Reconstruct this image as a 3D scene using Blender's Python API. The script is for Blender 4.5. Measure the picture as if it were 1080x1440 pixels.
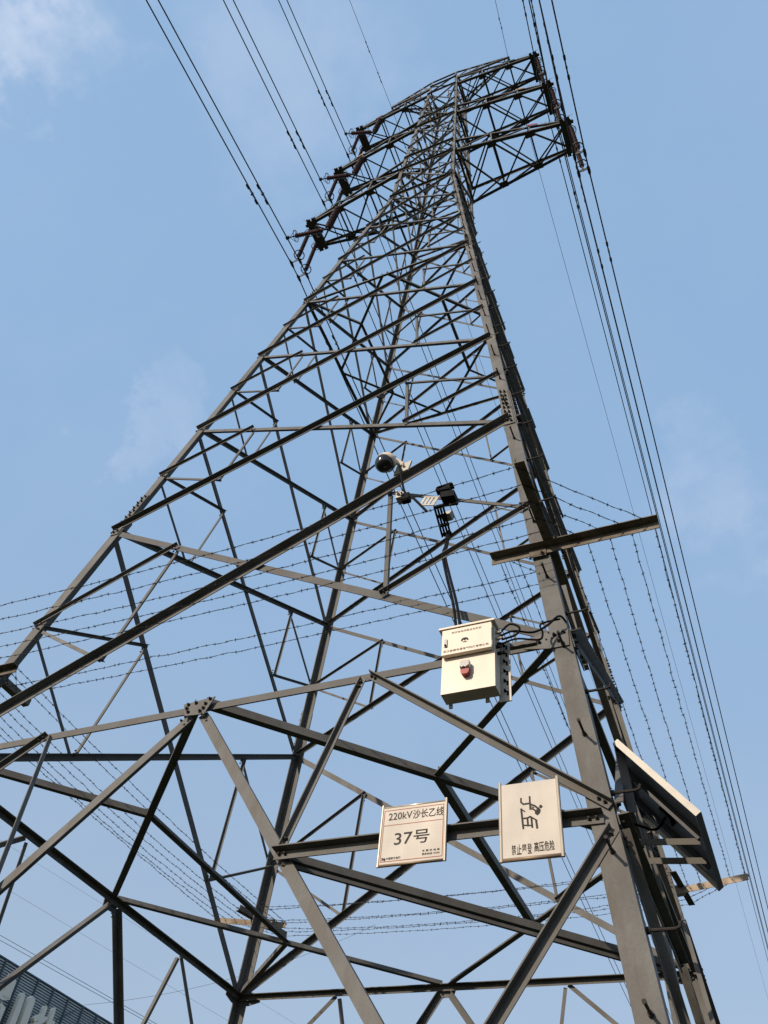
import bpy, math, random
from mathutils import Vector as V

random.seed(7)
R = math.radians
for o in list(bpy.data.objects):
    bpy.data.objects.remove(o)
scene = bpy.context.scene
C = scene.collection

# ------------------------------------------------------------------ camera
cam_d = bpy.data.cameras.new('camera')
cam = bpy.data.objects.new('camera', cam_d); C.objects.link(cam)
cam.location = (4.146, -7.946, 1.532)
yaw, pit, rol = -0.502199, 0.861906, 0.142634
fwd = V((math.sin(yaw)*math.cos(pit), math.cos(yaw)*math.cos(pit), math.sin(pit)))
rt = V((math.cos(yaw), -math.sin(yaw), 0)); up0 = rt.cross(fwd)
rx = rt*math.cos(rol) + up0*math.sin(rol)
ux = -rt*math.sin(rol) + up0*math.cos(rol)
from mathutils import Matrix
cam.rotation_euler = Matrix((rx, ux, -fwd)).transposed().to_euler()
cam_d.sensor_fit = 'VERTICAL'; cam_d.sensor_height = 36; cam_d.sensor_width = 27
cam_d.lens = 27.68
cam_d.clip_start = 0.05; cam_d.clip_end = 6000
scene.camera = cam

# ------------------------------------------------------------------ sky and sun
SUN_AZ = R(-158)          # compass angle from +Y towards +X: low sun behind the photographer's left shoulder
SUN_EL = R(27)
HAZE_LOW = (3.6, 4.45, 5.55, 1); HAZE_HIGH = (2.80, 4.45, 6.75, 1)
world = bpy.data.worlds.new('World'); scene.world = world
world.use_nodes = True
nt = world.node_tree; nt.nodes.clear()
def N(tree, kind, **kw):
    n = tree.nodes.new(kind)
    for k, v in kw.items():
        setattr(n, k, v)
    return n
w_out = N(nt, 'ShaderNodeOutputWorld'); w_bg = N(nt, 'ShaderNodeBackground')
sky = N(nt, 'ShaderNodeTexSky', sky_type='NISHITA', sun_disc=False)
sky.sun_elevation = SUN_EL; sky.sun_rotation = SUN_AZ
sky.air_density = 1.0; sky.dust_density = 2.2; sky.ozone_density = 1.5; sky.altitude = 0
w_bg.inputs['Strength'].default_value = 0.13
# thin cloud wisps: noise in the direction of view, thickest around four places in the sky
tc = N(nt, 'ShaderNodeTexCoord')
nz = N(nt, 'ShaderNodeTexNoise'); nz.inputs['Scale'].default_value = 7.0
nz.inputs['Detail'].default_value = 9; nz.inputs['Roughness'].default_value = 0.58
nz.inputs['Distortion'].default_value = 0.15
nt.links.new(tc.outputs['Generated'], nz.inputs['Vector'])
n2w = N(nt, 'ShaderNodeTexNoise'); n2w.inputs['Scale'].default_value = 9.0; n2w.inputs['Detail'].default_value = 6; n2w.inputs['Roughness'].default_value = .6
nt.links.new(tc.outputs['Generated'], n2w.inputs['Vector'])
edge = N(nt, 'ShaderNodeMath', operation='MULTIPLY_ADD'); edge.inputs[1].default_value = 0.034; edge.inputs[2].default_value = -0.019
nt.links.new(n2w.outputs['Fac'], edge.inputs[0])
acc = None
for d, kk, amt in (((-0.434, -0.017, 0.901), 0.9940, .75), ((-0.539, 0.35, 0.766), 0.9972, .24),
                   ((0.077, 0.656, 0.751), 0.9925, .32), ((-0.25, 0.14, 0.958), 0.984, .25)):
    dv = V(d).normalized()
    dp = N(nt, 'ShaderNodeVectorMath', operation='DOT_PRODUCT'); dp.inputs[1].default_value = dv
    nrm = N(nt, 'ShaderNodeVectorMath', operation='NORMALIZE')
    nt.links.new(tc.outputs['Generated'], nrm.inputs[0]); nt.links.new(nrm.outputs[0], dp.inputs[0])
    mr = N(nt, 'ShaderNodeMapRange', interpolation_type='SMOOTHSTEP')
    mr.inputs['From Min'].default_value = kk; mr.inputs['From Max'].default_value = 1.0
    mr.inputs['To Max'].default_value = amt
    wob = N(nt, 'ShaderNodeMath', operation='ADD'); nt.links.new(dp.outputs['Value'], wob.inputs[0]); nt.links.new(edge.outputs[0], wob.inputs[1])
    nt.links.new(wob.outputs[0], mr.inputs['Value'])
    if acc is None: acc = mr.outputs[0]
    else:
        ad = N(nt, 'ShaderNodeMath', operation='ADD'); nt.links.new(acc, ad.inputs[0]); nt.links.new(mr.outputs[0], ad.inputs[1]); acc = ad.outputs[0]
thin = N(nt, 'ShaderNodeMapRange', interpolation_type='SMOOTHSTEP')
thin.inputs['From Min'].default_value = 0.34; thin.inputs['From Max'].default_value = 0.70
nt.links.new(nz.outputs['Fac'], thin.inputs['Value'])
ad = N(nt, 'ShaderNodeMath', operation='ADD'); ad.inputs[1].default_value = 0.05
nt.links.new(acc, ad.inputs[0])
ml = N(nt, 'ShaderNodeMath', operation='MULTIPLY'); nt.links.new(thin.outputs[0], ml.inputs[0]); nt.links.new(ad.outputs[0], ml.inputs[1])
mm = N(nt, 'ShaderNodeMath', operation='MULTIPLY', use_clamp=True); mm.inputs[1].default_value = 0.75
nt.links.new(ml.outputs[0], mm.inputs[0])
mx = N(nt, 'ShaderNodeMix', data_type='RGBA')
mx.inputs[7].default_value = (5.6, 6.1, 7.2, 1)
# summer haze veils the whole sky, whiter towards the horizon
sep = N(nt, 'ShaderNodeSeparateXYZ'); nt.links.new(nrm.outputs[0], sep.inputs[0])
hz = N(nt, 'ShaderNodeMapRange', interpolation_type='SMOOTHSTEP'); hz.inputs['From Min'].default_value = 0.05; hz.inputs['From Max'].default_value = 0.85
nt.links.new(sep.outputs['Z'], hz.inputs['Value'])
hc = N(nt, 'ShaderNodeMix', data_type='RGBA'); hc.inputs[6].default_value = HAZE_LOW; hc.inputs[7].default_value = HAZE_HIGH
nt.links.new(hz.outputs[0], hc.inputs[0])
vm = N(nt, 'ShaderNodeMix', data_type='RGBA'); vm.inputs[0].default_value = 0.72
nt.links.new(sky.outputs[0], vm.inputs[6]); nt.links.new(hc.outputs[2], vm.inputs[7])
nt.links.new(mm.outputs[0], mx.inputs[0]); nt.links.new(vm.outputs[2], mx.inputs[6])
nt.links.new(mx.outputs[2], w_bg.inputs['Color'])
nt.links.new(w_bg.outputs[0], w_out.inputs[0])

sun_d = bpy.data.lights.new('sun', 'SUN'); sun = bpy.data.objects.new('sun', sun_d); C.objects.link(sun)
sun_d.energy = 4.6; sun_d.angle = R(0.53); sun_d.color = (1.0, 0.865, 0.71)
sdir = V((math.sin(SUN_AZ)*math.cos(SUN_EL), math.cos(SUN_AZ)*math.cos(SUN_EL), math.sin(SUN_EL)))
sun.rotation_euler = sdir.to_track_quat('Z', 'Y').to_euler()
sun.location = sdir*100
scene.view_settings.view_transform = 'Standard'
try: scene.view_settings.look = 'None'
except Exception: pass
scene.view_settings.exposure = 0.0; scene.view_settings.gamma = 1.0
scene.view_settings.use_curve_mapping = False

# ------------------------------------------------------------------ materials
def mat(name, col, rough=.6, metal=0., var=.25, scale=6., spec=.3, rnd=0., stain=None, streak=0., bump=0., fine=60.):
    m = bpy.data.materials.new(name); m.use_nodes = True
    t = m.node_tree; b = t.nodes['Principled BSDF']
    b.inputs['Roughness'].default_value = rough; b.inputs['Metallic'].default_value = metal
    b.inputs['Specular IOR Level'].default_value = spec
    g = N(t, 'ShaderNodeTexCoord')
    n1 = N(t, 'ShaderNodeTexNoise'); n1.inputs['Scale'].default_value = scale; n1.inputs['Detail'].default_value = 6
    t.links.new(g.outputs['Object'], n1.inputs['Vector'])
    n2 = N(t, 'ShaderNodeTexNoise'); n2.inputs['Scale'].default_value = fine; n2.inputs['Detail'].default_value = 3
    t.links.new(g.outputs['Object'], n2.inputs['Vector'])
    a = N(t, 'ShaderNodeMath', operation='MULTIPLY_ADD'); a.inputs[1].default_value = .4; 
    t.links.new(n2.outputs['Fac'], a.inputs[0]); t.links.new(n1.outputs['Fac'], a.inputs[2])
    mr = N(t, 'ShaderNodeMapRange'); mr.inputs['From Min'].default_value = .4; mr.inputs['From Max'].default_value = 1.0
    mr.inputs['To Min'].default_value = 1-var; mr.inputs['To Max'].default_value = 1+var
    t.links.new(a.outputs[0], mr.inputs['Value'])
    val = mr.outputs[0]
    if rnd:
        oi = N(t, 'ShaderNodeObjectInfo')
        m2 = N(t, 'ShaderNodeMapRange'); m2.inputs['To Min'].default_value = 1-rnd; m2.inputs['To Max'].default_value = 1+rnd
        t.links.new(oi.outputs['Random'], m2.inputs['Value'])
        q = N(t, 'ShaderNodeMath', operation='MULTIPLY'); t.links.new(val, q.inputs[0]); t.links.new(m2.outputs[0], q.inputs[1]); val = q.outputs[0]
    vm = N(t, 'ShaderNodeVectorMath', operation='SCALE'); vm.inputs[0].default_value = col
    t.links.new(val, vm.inputs['Scale'])
    colout = vm.outputs[0]
    if stain:
        mp = N(t, 'ShaderNodeMapping'); mp.inputs['Scale'].default_value = (1, 1, .22)
        t.links.new(g.outputs['Object'], mp.inputs['Vector'])
        n3 = N(t, 'ShaderNodeTexNoise'); n3.inputs['Scale'].default_value = 5; n3.inputs['Detail'].default_value = 8; n3.inputs['Roughness'].default_value = .65
        t.links.new(mp.outputs[0], n3.inputs['Vector'])
        r3 = N(t, 'ShaderNodeMapRange'); r3.inputs['From Min'].default_value = .44; r3.inputs['From Max'].default_value = .66
        r3.inputs['To Max'].default_value = streak
        t.links.new(n3.outputs['Fac'], r3.inputs['Value'])
        mi = N(t, 'ShaderNodeMix', data_type='RGBA'); mi.inputs[7].default_value = (*stain, 1)
        t.links.new(r3.outputs[0], mi.inputs[0]); t.links.new(colout, mi.inputs[6]); colout = mi.outputs[2]
    t.links.new(colout, b.inputs['Base Color'])
    mr2 = N(t, 'ShaderNodeMapRange'); mr2.inputs['To Min'].default_value = max(.05, rough-.12); mr2.inputs['To Max'].default_value = min(1, rough+.15)
    t.links.new(n1.outputs['Fac'], mr2.inputs['Value']); t.links.new(mr2.outputs[0], b.inputs['Roughness'])
    if bump:
        bp = N(t, 'ShaderNodeBump'); bp.inputs['Strength'].default_value = bump; bp.inputs['Distance'].default_value = .004
        t.links.new(a.outputs[0], bp.inputs['Height']); t.links.new(bp.outputs[0], b.inputs['Normal'])
    return m

M = dict(
    steel=mat('weathered_galvanised_steel', (.113, .109, .101), .66, .0, .34, 4, .3, .24, (.085, .07, .055), .75, .25, 90),
    leg=mat('weathered_leg_steel', (.121, .116, .107), .66, .0, .42, 3.0, .3, .06, (.08, .068, .055), .8, .25, 80),
    bolt=mat('rusty_bolt', (.022, .017, .014), .7, .0, .4, 30, .3, .2),
    chord=mat('crossarm_steel', (.085, .078, .066), .62, .0, .25, 4, .3, .12),
    white=mat('cream_enamel', (.68, .575, .465), .45, 0, .05, 3, .4, 0, (.5, .43, .33), .35),
    signface=mat('sign_plate_enamel', (.40, .355, .30), .5, 0, .04, 4, .4, 0, (.6, .5, .4), .25),
    signframe=mat('polished_sign_frame', (.50, .42, .32), .30, .45, .08, 8, .5),
    signrail=mat('shaded_sign_rail', (.24, .17, .11), .45, .2, .1, 8, .4),  # frame colour darkened to paint in the shade on the downward-facing rail
    signback=mat('dark_sign_edge', (.05, .045, .04), .5, 0, .2, 8, .3),
    ink=mat('black_print', (.02, .016, .014), .6, 0, .1, 10, .2),
    redink=mat('red_print', (.30, .07, .035), .55, 0, .1, 10, .2),
    faint=mat('faded_print', (.17, .14, .11), .6, 0, .15, 10, .2),
    red=mat('red_lamp_plastic', (.26, .006, .008), .4, 0, .1, 8, .3),
    lampwhite=mat('grey_lamp_body', (.36, .33, .31), .4, 0, .1, 8, .4),
    black=mat('black_rubber', (.005, .005, .0055), .7, 0, .3, 10, .12),
    dome=mat('tinted_dome', (.012, .012, .014), .08, 0, .1, 10, .6),
    plate=mat('perforated_plate', (.42, .38, .32), .5, .1, .12, 12, .4, 0, (.3, .25, .2), .4),
    insul=mat('red_brown_silicone', (.055, .016, .013), .5, 0, .2, 14, .4, .1),
    fitting=mat('dark_fitting', (.035, .033, .032), .6, .0, .2, 20, .4),
    wire=mat('aged_aluminium_strand', (.055, .055, .058), .6, .2, .15, 8, .3),
    barb=mat('dull_barbed_steel', (.05, .047, .045), .65, .3, .3, 12, .3),
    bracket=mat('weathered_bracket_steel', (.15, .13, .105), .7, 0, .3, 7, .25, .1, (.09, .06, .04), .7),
    cell=mat('solar_cell', (.01, .014, .03), .15, 0, .2, 12, .6),
    backsheet=mat('solar_backsheet', (.085, .085, .088), .55, 0, .15, 6, .3),
    alu=mat('aluminium_frame', (.44, .40, .34), .38, .1, .08, 10, .4),
    shadealu=mat('shaded_frame', (.04, .04, .042), .45, .3, .1, 10, .4),  # aluminium darkened: shade painted into the sides turned from the sun
    yellow=mat('yellow_plate', (.42, .25, .06), .5, 0, .1, 10, .3),
    redplate=mat('red_plate', (.30, .03, .03), .5, 0, .1, 10, .3),
    green=mat('green_plate', (.015, .08, .03), .5, 0, .1, 10, .3),
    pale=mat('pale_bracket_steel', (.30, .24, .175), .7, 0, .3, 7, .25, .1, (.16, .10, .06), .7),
    slat=mat('pale_louvre', (.60, .63, .64), .5, .0, .15, 3, .3, .08),
    slatback=mat('dark_backing', (.10, .13, .15), .7, 0, .2, 2, .2),
    letter=mat('cream_letter', (.88, .80, .66), .6, 0, .06, 3, .3),
    wall=mat('grey_wall', (.25, .26, .27), .8, 0, .15, 2, .2),
    concrete=mat('rough_concrete', (.33, .32, .30), .9, 0, .25, 6, .2, 0, (.15, .14, .12), .6, .4),
    ground=mat('dry_grass_ground', (.020, .027, .012), .95, 0, .5, .6, .1, 0, (.035, .03, .02), .8, .6, 5),
)

# ------------------------------------------------------------------ mesh builder
class MB:
    def __init__(s): s.v = []; s.f = []
    def add(s, vs, fs):
        k = len(s.v); s.v += [V(p) for p in vs]; s.f += [tuple(i+k for i in f) for f in fs]; return s
    def lsec(s, A, B, u, v, a, b, t):
        A = V(A); B = V(B); d = (B-A).normalized()
        u = V(u); v = V(v); u = (u-d*u.dot(d)).normalized(); v = (v-d*v.dot(d)).normalized()
        pr = [(0, 0), (a, 0), (a, t), (t, t), (t, b), (0, b)]
        vs = [A+u*x+v*y for x, y in pr] + [B+u*x+v*y for x, y in pr]
        fs = [(i, (i+1) % 6, (i+1) % 6+6, i+6) for i in range(6)] + [(0, 1, 2, 3), (0, 3, 4, 5), (9, 8, 7, 6), (11, 10, 9, 6)]
        if u.cross(v).dot(d) > 0: fs = [f[::-1] for f in fs]
        return s.add(vs, fs)
    def box(s, c, ex, ey, ez):
        c = V(c); ex = V(ex); ey = V(ey); ez = V(ez)   # half extents as vectors
        vs = [c+ex*i+ey*j+ez*k for i in (-1, 1) for j in (-1, 1) for k in (-1, 1)]
        fs = [(0, 1, 3, 2), (4, 6, 7, 5), (0, 4, 5, 1), (2, 3, 7, 6), (0, 2, 6, 4), (1, 5, 7, 3)]
        if ex.cross(ey).dot(ez) < 0: fs = [f[::-1] for f in fs]
        return s.add(vs, fs)
    def bar(s, A, B, u, v, a, b):
        A = V(A); B = V(B); d = B-A; dn = d.normalized()
        u = V(u); v = V(v); u = (u-dn*u.dot(dn)).normalized(); v = dn.cross(u)
        return s.box((A+B)/2, d/2, u*(a/2), v*(b/2))
    def cyl(s, A, B, r, n=8, r2=None, cap=True):
        A = V(A); B = V(B); return s.lathe(A, B, [(0, r), (1, r if r2 is None else r2)], n, cap)
    def lathe(s, A, B, prof, n=10, cap=True):
        A = V(A); B = V(B); d = (B-A).normalized()
        u = d.orthogonal().normalized(); w = d.cross(u); vs = []; fs = []
        for t, r in prof:
            c = A+(B-A)*t
            vs += [c+(u*math.cos(2*math.pi*i/n)+w*math.sin(2*math.pi*i/n))*r for i in range(n)]
        for j in range(len(prof)-1):
            for i in range(n):
                k = (i+1) % n
                fs.append((j*n+i, j*n+k, (j+1)*n+k, (j+1)*n+i))
        if cap:
            fs.append(tuple(range(n))[::-1]); fs.append(tuple(range((len(prof)-1)*n, len(prof)*n)))
        return s.add(vs, fs)
    def bolt(s, P, n, r=.017, h=.022):
        n = V(n).normalized(); P = V(P)
        s.cyl(P, P+n*h*.6, r, 6); s.cyl(P+n*h*.6, P+n*h*1.5, r*.55, 6); return s
    def tube(s, pts, r, n=6):
        pts = [V(p) for p in pts]; vs = []; fs = []; u = None
        for i, p in enumerate(pts):
            d = (pts[min(i+1, len(pts)-1)]-pts[max(i-1, 0)]).normalized()
            if u is None: u = d.orthogonal().normalized()
            u = (u-d*u.dot(d)).normalized(); w = d.cross(u)
            vs += [p+(u*math.cos(2*math.pi*j/n)+w*math.sin(2*math.pi*j/n))*r for j in range(n)]
        for i in range(len(pts)-1):
            for j in range(n):
                k = (j+1) % n; fs.append((i*n+j, i*n+k, (i+1)*n+k, (i+1)*n+j))
        fs.append(tuple(range(n))[::-1]); fs.append(tuple(range((len(pts)-1)*n, len(pts)*n)))
        return s.add(vs, fs)
    def torus(s, c, n, R_, r, seg=16, m=5):
        c = V(c); n = V(n).normalized(); u = n.orthogonal().normalized(); w = n.cross(u); vs = []; fs = []
        for i in range(seg):
            a = 2*math.pi*i/seg; d = u*math.cos(a)+w*math.sin(a)
            vs += [c+d*(R_+r*math.cos(2*math.pi*j/m))+n*(r*math.sin(2*math.pi*j/m)) for j in range(m)]
        for i in range(seg):
            for j in range(m):
                i2 = (i+1) % seg; j2 = (j+1) % m
                fs.append((i*m+j, i2*m+j, i2*m+j2, i*m+j2))
        return s.add(vs, fs)
    def prism(s, poly, O, ex, ey, depth):
        # poly: 2-D outline, O origin, ex/ey in-plane axes, extruded along ex x ey
        O = V(O); ex = V(ex); ey = V(ey); n = ex.cross(ey).normalized()
        k = len(poly)
        vs = [O+ex*x+ey*y for x, y in poly]+[O+ex*x+ey*y+n*depth for x, y in poly]
        area = sum(poly[i][0]*poly[(i+1) % k][1]-poly[(i+1) % k][0]*poly[i][1] for i in range(k))
        fs = [tuple(range(k))[::-1], tuple(range(k, 2*k))]+[(i, (i+1) % k, (i+1) % k+k, i+k) for i in range(k)]
        if area < 0: fs = [f[::-1] for f in fs]
        return s.add(vs, fs)
    def build(s, name, m, parent=None, smooth=False):
        org = V((0, 0, 0))
        if parent is not None: org = V(parent['_o']) if '_o' in parent else V((0, 0, 0))
        me = bpy.data.meshes.new(name)
        me.from_pydata([tuple(p-org) for p in s.v], [], s.f)
        me.materials.append(m)
        if smooth: me.polygons.foreach_set('use_smooth', [True]*len(me.polygons))
        me.update()
        o = bpy.data.objects.new(name, me); C.objects.link(o)
        if parent is not None:
            o.parent = parent
            if '_o' in parent: o['_o'] = list(org)
        return o

def tag(o, label, cat, group=None, kind=None):
    if label: o['label'] = label
    if cat: o['category'] = cat
    if group: o['group'] = group
    if kind: o['kind'] = kind
    return o
def thing(name, label, cat, loc=(0, 0, 0), group=None):
    o = bpy.data.objects.new(name, None); C.objects.link(o); o.location = loc; o['_o'] = list(loc)
    o.empty_display_size = .2
    return tag(o, label, cat, group)
def put(name, me, parent, loc):
    o = bpy.data.objects.new(name, me); C.objects.link(o); o.parent = parent; o.location = loc; return o
def copy_tree(o, parent=None):
    c = o.copy(); C.objects.link(c)
    if parent is not None: c.parent = parent
    for ch in o.children: copy_tree(ch, c)
    return c
def tubepath(name, pts, r, m, parent=None, n=6):
    return MB().tube(pts, r, n).build(name, m, parent, True)
def text_mesh(body, O, ex, ey, height, m, name, parent, width=None, bold=0., align='LEFT', lift=.001, stretch=1.0):
    cu = bpy.data.curves.new('text', 'FONT'); cu.body = body; cu.size = 1.0; cu.offset = bold
    cu.space_character = 1.0; cu.resolution_u = 3
    ob = bpy.data.objects.new('text', cu); C.objects.link(ob)
    bpy.context.view_layer.update()
    dg = bpy.context.evaluated_depsgraph_get()
    me = bpy.data.meshes.new_from_object(ob.evaluated_get(dg))
    bpy.data.objects.remove(ob)
    xs = [v.co.x for v in me.vertices]; ys = [v.co.y for v in me.vertices]
    x0, x1, y0, y1 = min(xs), max(xs), min(ys), max(ys)
    O = V(O); ex = V(ex).normalized(); ey = V(ey).normalized(); n = ex.cross(ey)
    sy = height/(y1-y0); sx = sy*stretch if width is None else width/(x1-x0)
    org = V(parent['_o'])
    for v in me.vertices:
        x = (v.co.x-x0)*sx; y = (v.co.y-y0)*sy
        if align == 'CENTER': x -= (x1-x0)*sx/2
        v.co = O+ex*x+ey*y+n*lift-org
    me.materials.clear(); me.materials.append(m); me.name = name
    o = bpy.data.objects.new(name, me); C.objects.link(o); o.parent = parent
    return o

# ------------------------------------------------------------------ ground
g = MB()
g.add([(-1500, -1500, 0), (1500, -1500, 0), (1500, 1500, 0), (-1500, 1500, 0)], [(0, 1, 2, 3)])
tag(g.build('ground', M['ground']), None, None, kind='structure')

# ------------------------------------------------------------------ the lattice tower
U, ZO = 3.3, 5.6
TAP = 0.110315
LEV = [0, 1.1521, 2.0031, 2.8679, 3.7349, 4.5659, 5.4128, 6.2895, 7.115, 7.95, 8.794, 9.66, 10.544, 11.10]
ZF = -1.44
def hw(zz): return U*(1-TAP*zz) if zz < 6.2895 else U*(.3062-(zz-6.2895)*.0247)
SG = {'L': (-1, -1), 'R': (1, -1), 'F': (1, 1), 'B': (-1, 1)}
def cor(c, zz): w = hw(zz); return V((SG[c][0]*w, SG[c][1]*w, ZO+U*zz))
HX = {'L': 0., 'B': 0., 'R': .05, 'F': .05}      # the right-hand legs stand a hand's breadth outside the bracing lines
def heel(c, zz): return cor(c, zz)+V((HX[c], 0, 0))
FACES = [('L', 'R'), ('R', 'F'), ('F', 'B'), ('B', 'L')]
tower = thing('transmission_tower', 'tall grey steel lattice power tower with three pairs of crossarms', 'transmission tower')
LEGT = .016
def member(name, A, B, n, kind, size, off=0., ta=0., tb=0., t=.009, size2=None, m='steel', bolts=True):
    A = V(A); B = V(B); d = (B-A).normalized(); n = V(n).normalized()
    A = A+d*ta; B = B-d*tb
    u = d.cross(n).normalized()
    if u.z > 1e-6: u = -u
    mb = MB()
    if kind == 'out': v = n; o = n*(.002+off)
    else: v = -n; o = -n*(LEGT+.002+off)
    if n.x > .9: o = o+V((.05, 0, 0))
    sh = o-u*size*.5
    mb.lsec(A+sh, B+sh, u, v, size, size2 or size, t)
    if bolts:
        for P, s in ((A, 1), (B, -1)):
            for q in (.04, .085):
                bp = P+d*s*q+o+v*t
                if kind == 'in': mb_b.bolt(P+d*s*q+n*(.001)+V((.05 if n.x > .9 else 0, 0, 0)), n, .013, .014)
                else: mb_b.bolt(bp+u*0, n, .013, .016)
    return mb.build(name, M[m], tower)
def dmember(name, A, B, size, dz=0., ta=0., tb=0., m='steel', flip=1, t=.009):
    A = V(A); B = V(B); d = (B-A).normalized(); A = A+d*ta+V((0, 0, dz)); B = B-d*tb+V((0, 0, dz))
    u = V((0, 0, 1)).cross(d).normalized()*flip
    return MB().lsec(A-u*size*.5, B-u*size*.5, u, (0, 0, 1), size, size, t).build(name, M[m], tower)
mb_b = MB()
def normal(a, b, z0, z1): return (cor(b, z0)-cor(a, z0)).cross(cor(a, z1)-cor(a, z0)).normalized()

# legs in bolted lengths, heel on the outer corner
def inward(c):
    sx, sy = SG[c]; return V((-sx, 0, 0)), V((0, -sy, 0))
segs = [(ZF, 1.26, .152, .015), (1.26, 3.80, .136, .014), (3.80, 6.2895, .125, .013), (6.2895, 8.794, .11, .012), (8.794, 11.12, .10, .011)]
for c in 'LRFB':
    ui, vi = inward(c)
    for z0, z1, a, t in segs:
        MB().lsec(heel(c, z0), heel(c, z1), ui, vi, a, a, t).build('leg', M['leg'], tower)
    for zc, a, ln in ((1.26, .118, .95), (3.80, .105, .85), (6.33, .09, .6)):
        A = heel(c, zc-ln/2/U); B = heel(c, zc+ln/2/U); d = (B-A).normalized()
        for u, v in ((ui, -vi), (vi, -ui)):           # plates on the outside of the two flanges
            mid = (A+B)/2
            mb = MB().box(mid+u*(.018+a/2)+v*.008, d*(ln/2), u*(a/2), v*.007)
            bb = MB()
            rows = int(ln/.11)
            for i in range(rows):
                for j in (.3, .7):
                    bb.bolt(A+d*(ln*(i+.5+(.25 if j > .5 else -.0))/rows)+u*(.018+a*j)+v*.015, v, .017, .024)
            pl = mb.build('splice_plate', M['leg'], tower)
            bb.build('bolt', M['bolt'], pl)['kind'] = 'stuff'

# body panels: crossed diagonals with redundant triangles against each leg
def inter(a, b, c, d):
    # meeting point of two crossing coplanar lines
    d1 = b-a; d2 = d-c; n = d1.cross(d2); t = (c-a).cross(d2).dot(n)/n.length_squared
    return a+d1*t
DS = [.090, .072, .066, .062, .058, .056, .056, .058, .055, .055, .052, .052, .05]
RS = [.044, .040, .038, .037, .036, .035, .035, .036, .035, .035, .034, .034, .034]
for i in range(len(LEV)-1):
    z0, z1 = LEV[i], LEV[i+1]; s = DS[i]; r = RS[i]
    for a, b in FACES:
        n = normal(a, b, z0, z1)
        a0, b0, a1, b1 = cor(a, z0), cor(b, z0), cor(a, z1), cor(b, z1)
        member('diagonal_brace', a0, b1, n, 'out', s, 0, .0, .0, bolts=i < 7)
        member('diagonal_brace', a1, b0, n, 'in', s, 0, .05, .05, bolts=i < 4)
        if i == 12: continue
        X = inter(a0, b1, a1, b0)
        zm = (z0+z1)/2; am, bm = cor(a, zm), cor(b, zm)
        PA1, PA0, PB1, PB0 = (X+a1)/2, (X+a0)/2, (X+b1)/2, (X+b0)/2
        o1 = .011
        bl = i < 3
        member('redundant_brace', am, PA1, n, 'out', r, o1, .01, -.02, .006, bolts=bl)
        member('redundant_brace', am, PA0, n, 'in', r, o1, .05, -.03, .006, bolts=bl)
        member('redundant_brace', PA1, PA0, n, 'in', r, o1+.008, .02, .02, .006, bolts=bl)
        member('redundant_brace', PB0, bm, n, 'out', r, o1, -.02, .01, .006, bolts=bl)
        member('redundant_brace', PB1, bm, n, 'in', r, o1, -.03, .05, .006, bolts=bl)
        member('redundant_brace', PB1, PB0, n, 'in', r, o1+.008, .02, .02, .006, bolts=bl)

# level horizontals and the diaphragms that stiffen them
def mid(a, b): return (a+b)/2
def diaphragm(zz, hs, ds, ss):
    cs = [cor(c, zz) for c in 'LRFB']
    for k, (a, b) in enumerate(FACES):
        n = normal(a, b, zz, zz+.3)
        if hs: member('horizontal_beam', cor(a, zz), cor(b, zz), n, 'in', hs, .011, .05, .05)
    ms = [mid(cs[k], cs[(k+1) % 4]) for k in range(4)]
    qs = [mid(ms[k], ms[(k+1) % 4]) for k in range(4)]          # around corners R, F, B, L
    for k in range(4):
        dmember('diaphragm_brace', ms[k], ms[(k+1) % 4], ds, .02, .05, .05)
        dmember('diaphragm_brace', cs[(k+1) % 4], qs[k], ss, .035, .12, -.03)
    dmember('diaphragm_brace', qs[0], qs[1], ss*1.25, .05, -.03, -.03)
    dmember('diaphragm_brace', qs[2], qs[3], ss*1.25, .05, -.03, -.03)
diaphragm(0, .078, .076, .066)
diaphragm(LEV[4], .055, .058, .05)
for k, zz in enumerate((6.2895, 7.115, 7.55, 8.794, 9.2, 10.544, 10.98)):
    for a, b in FACES:
        n = normal(a, b, zz, zz+.3)
        member('horizontal_beam', cor(a, zz), cor(b, zz), n, 'out', .07, .011, 0, 0, bolts=False, m='chord')
    if zz in (6.2895, 7.115, 8.794, 10.544):
        dmember('diaphragm_brace', cor('L', zz), cor('F', zz), .06, .03, .1, .1)
        dmember('diaphragm_brace', cor('R', zz), cor('B', zz), .06, .045, .1, .1)

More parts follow.
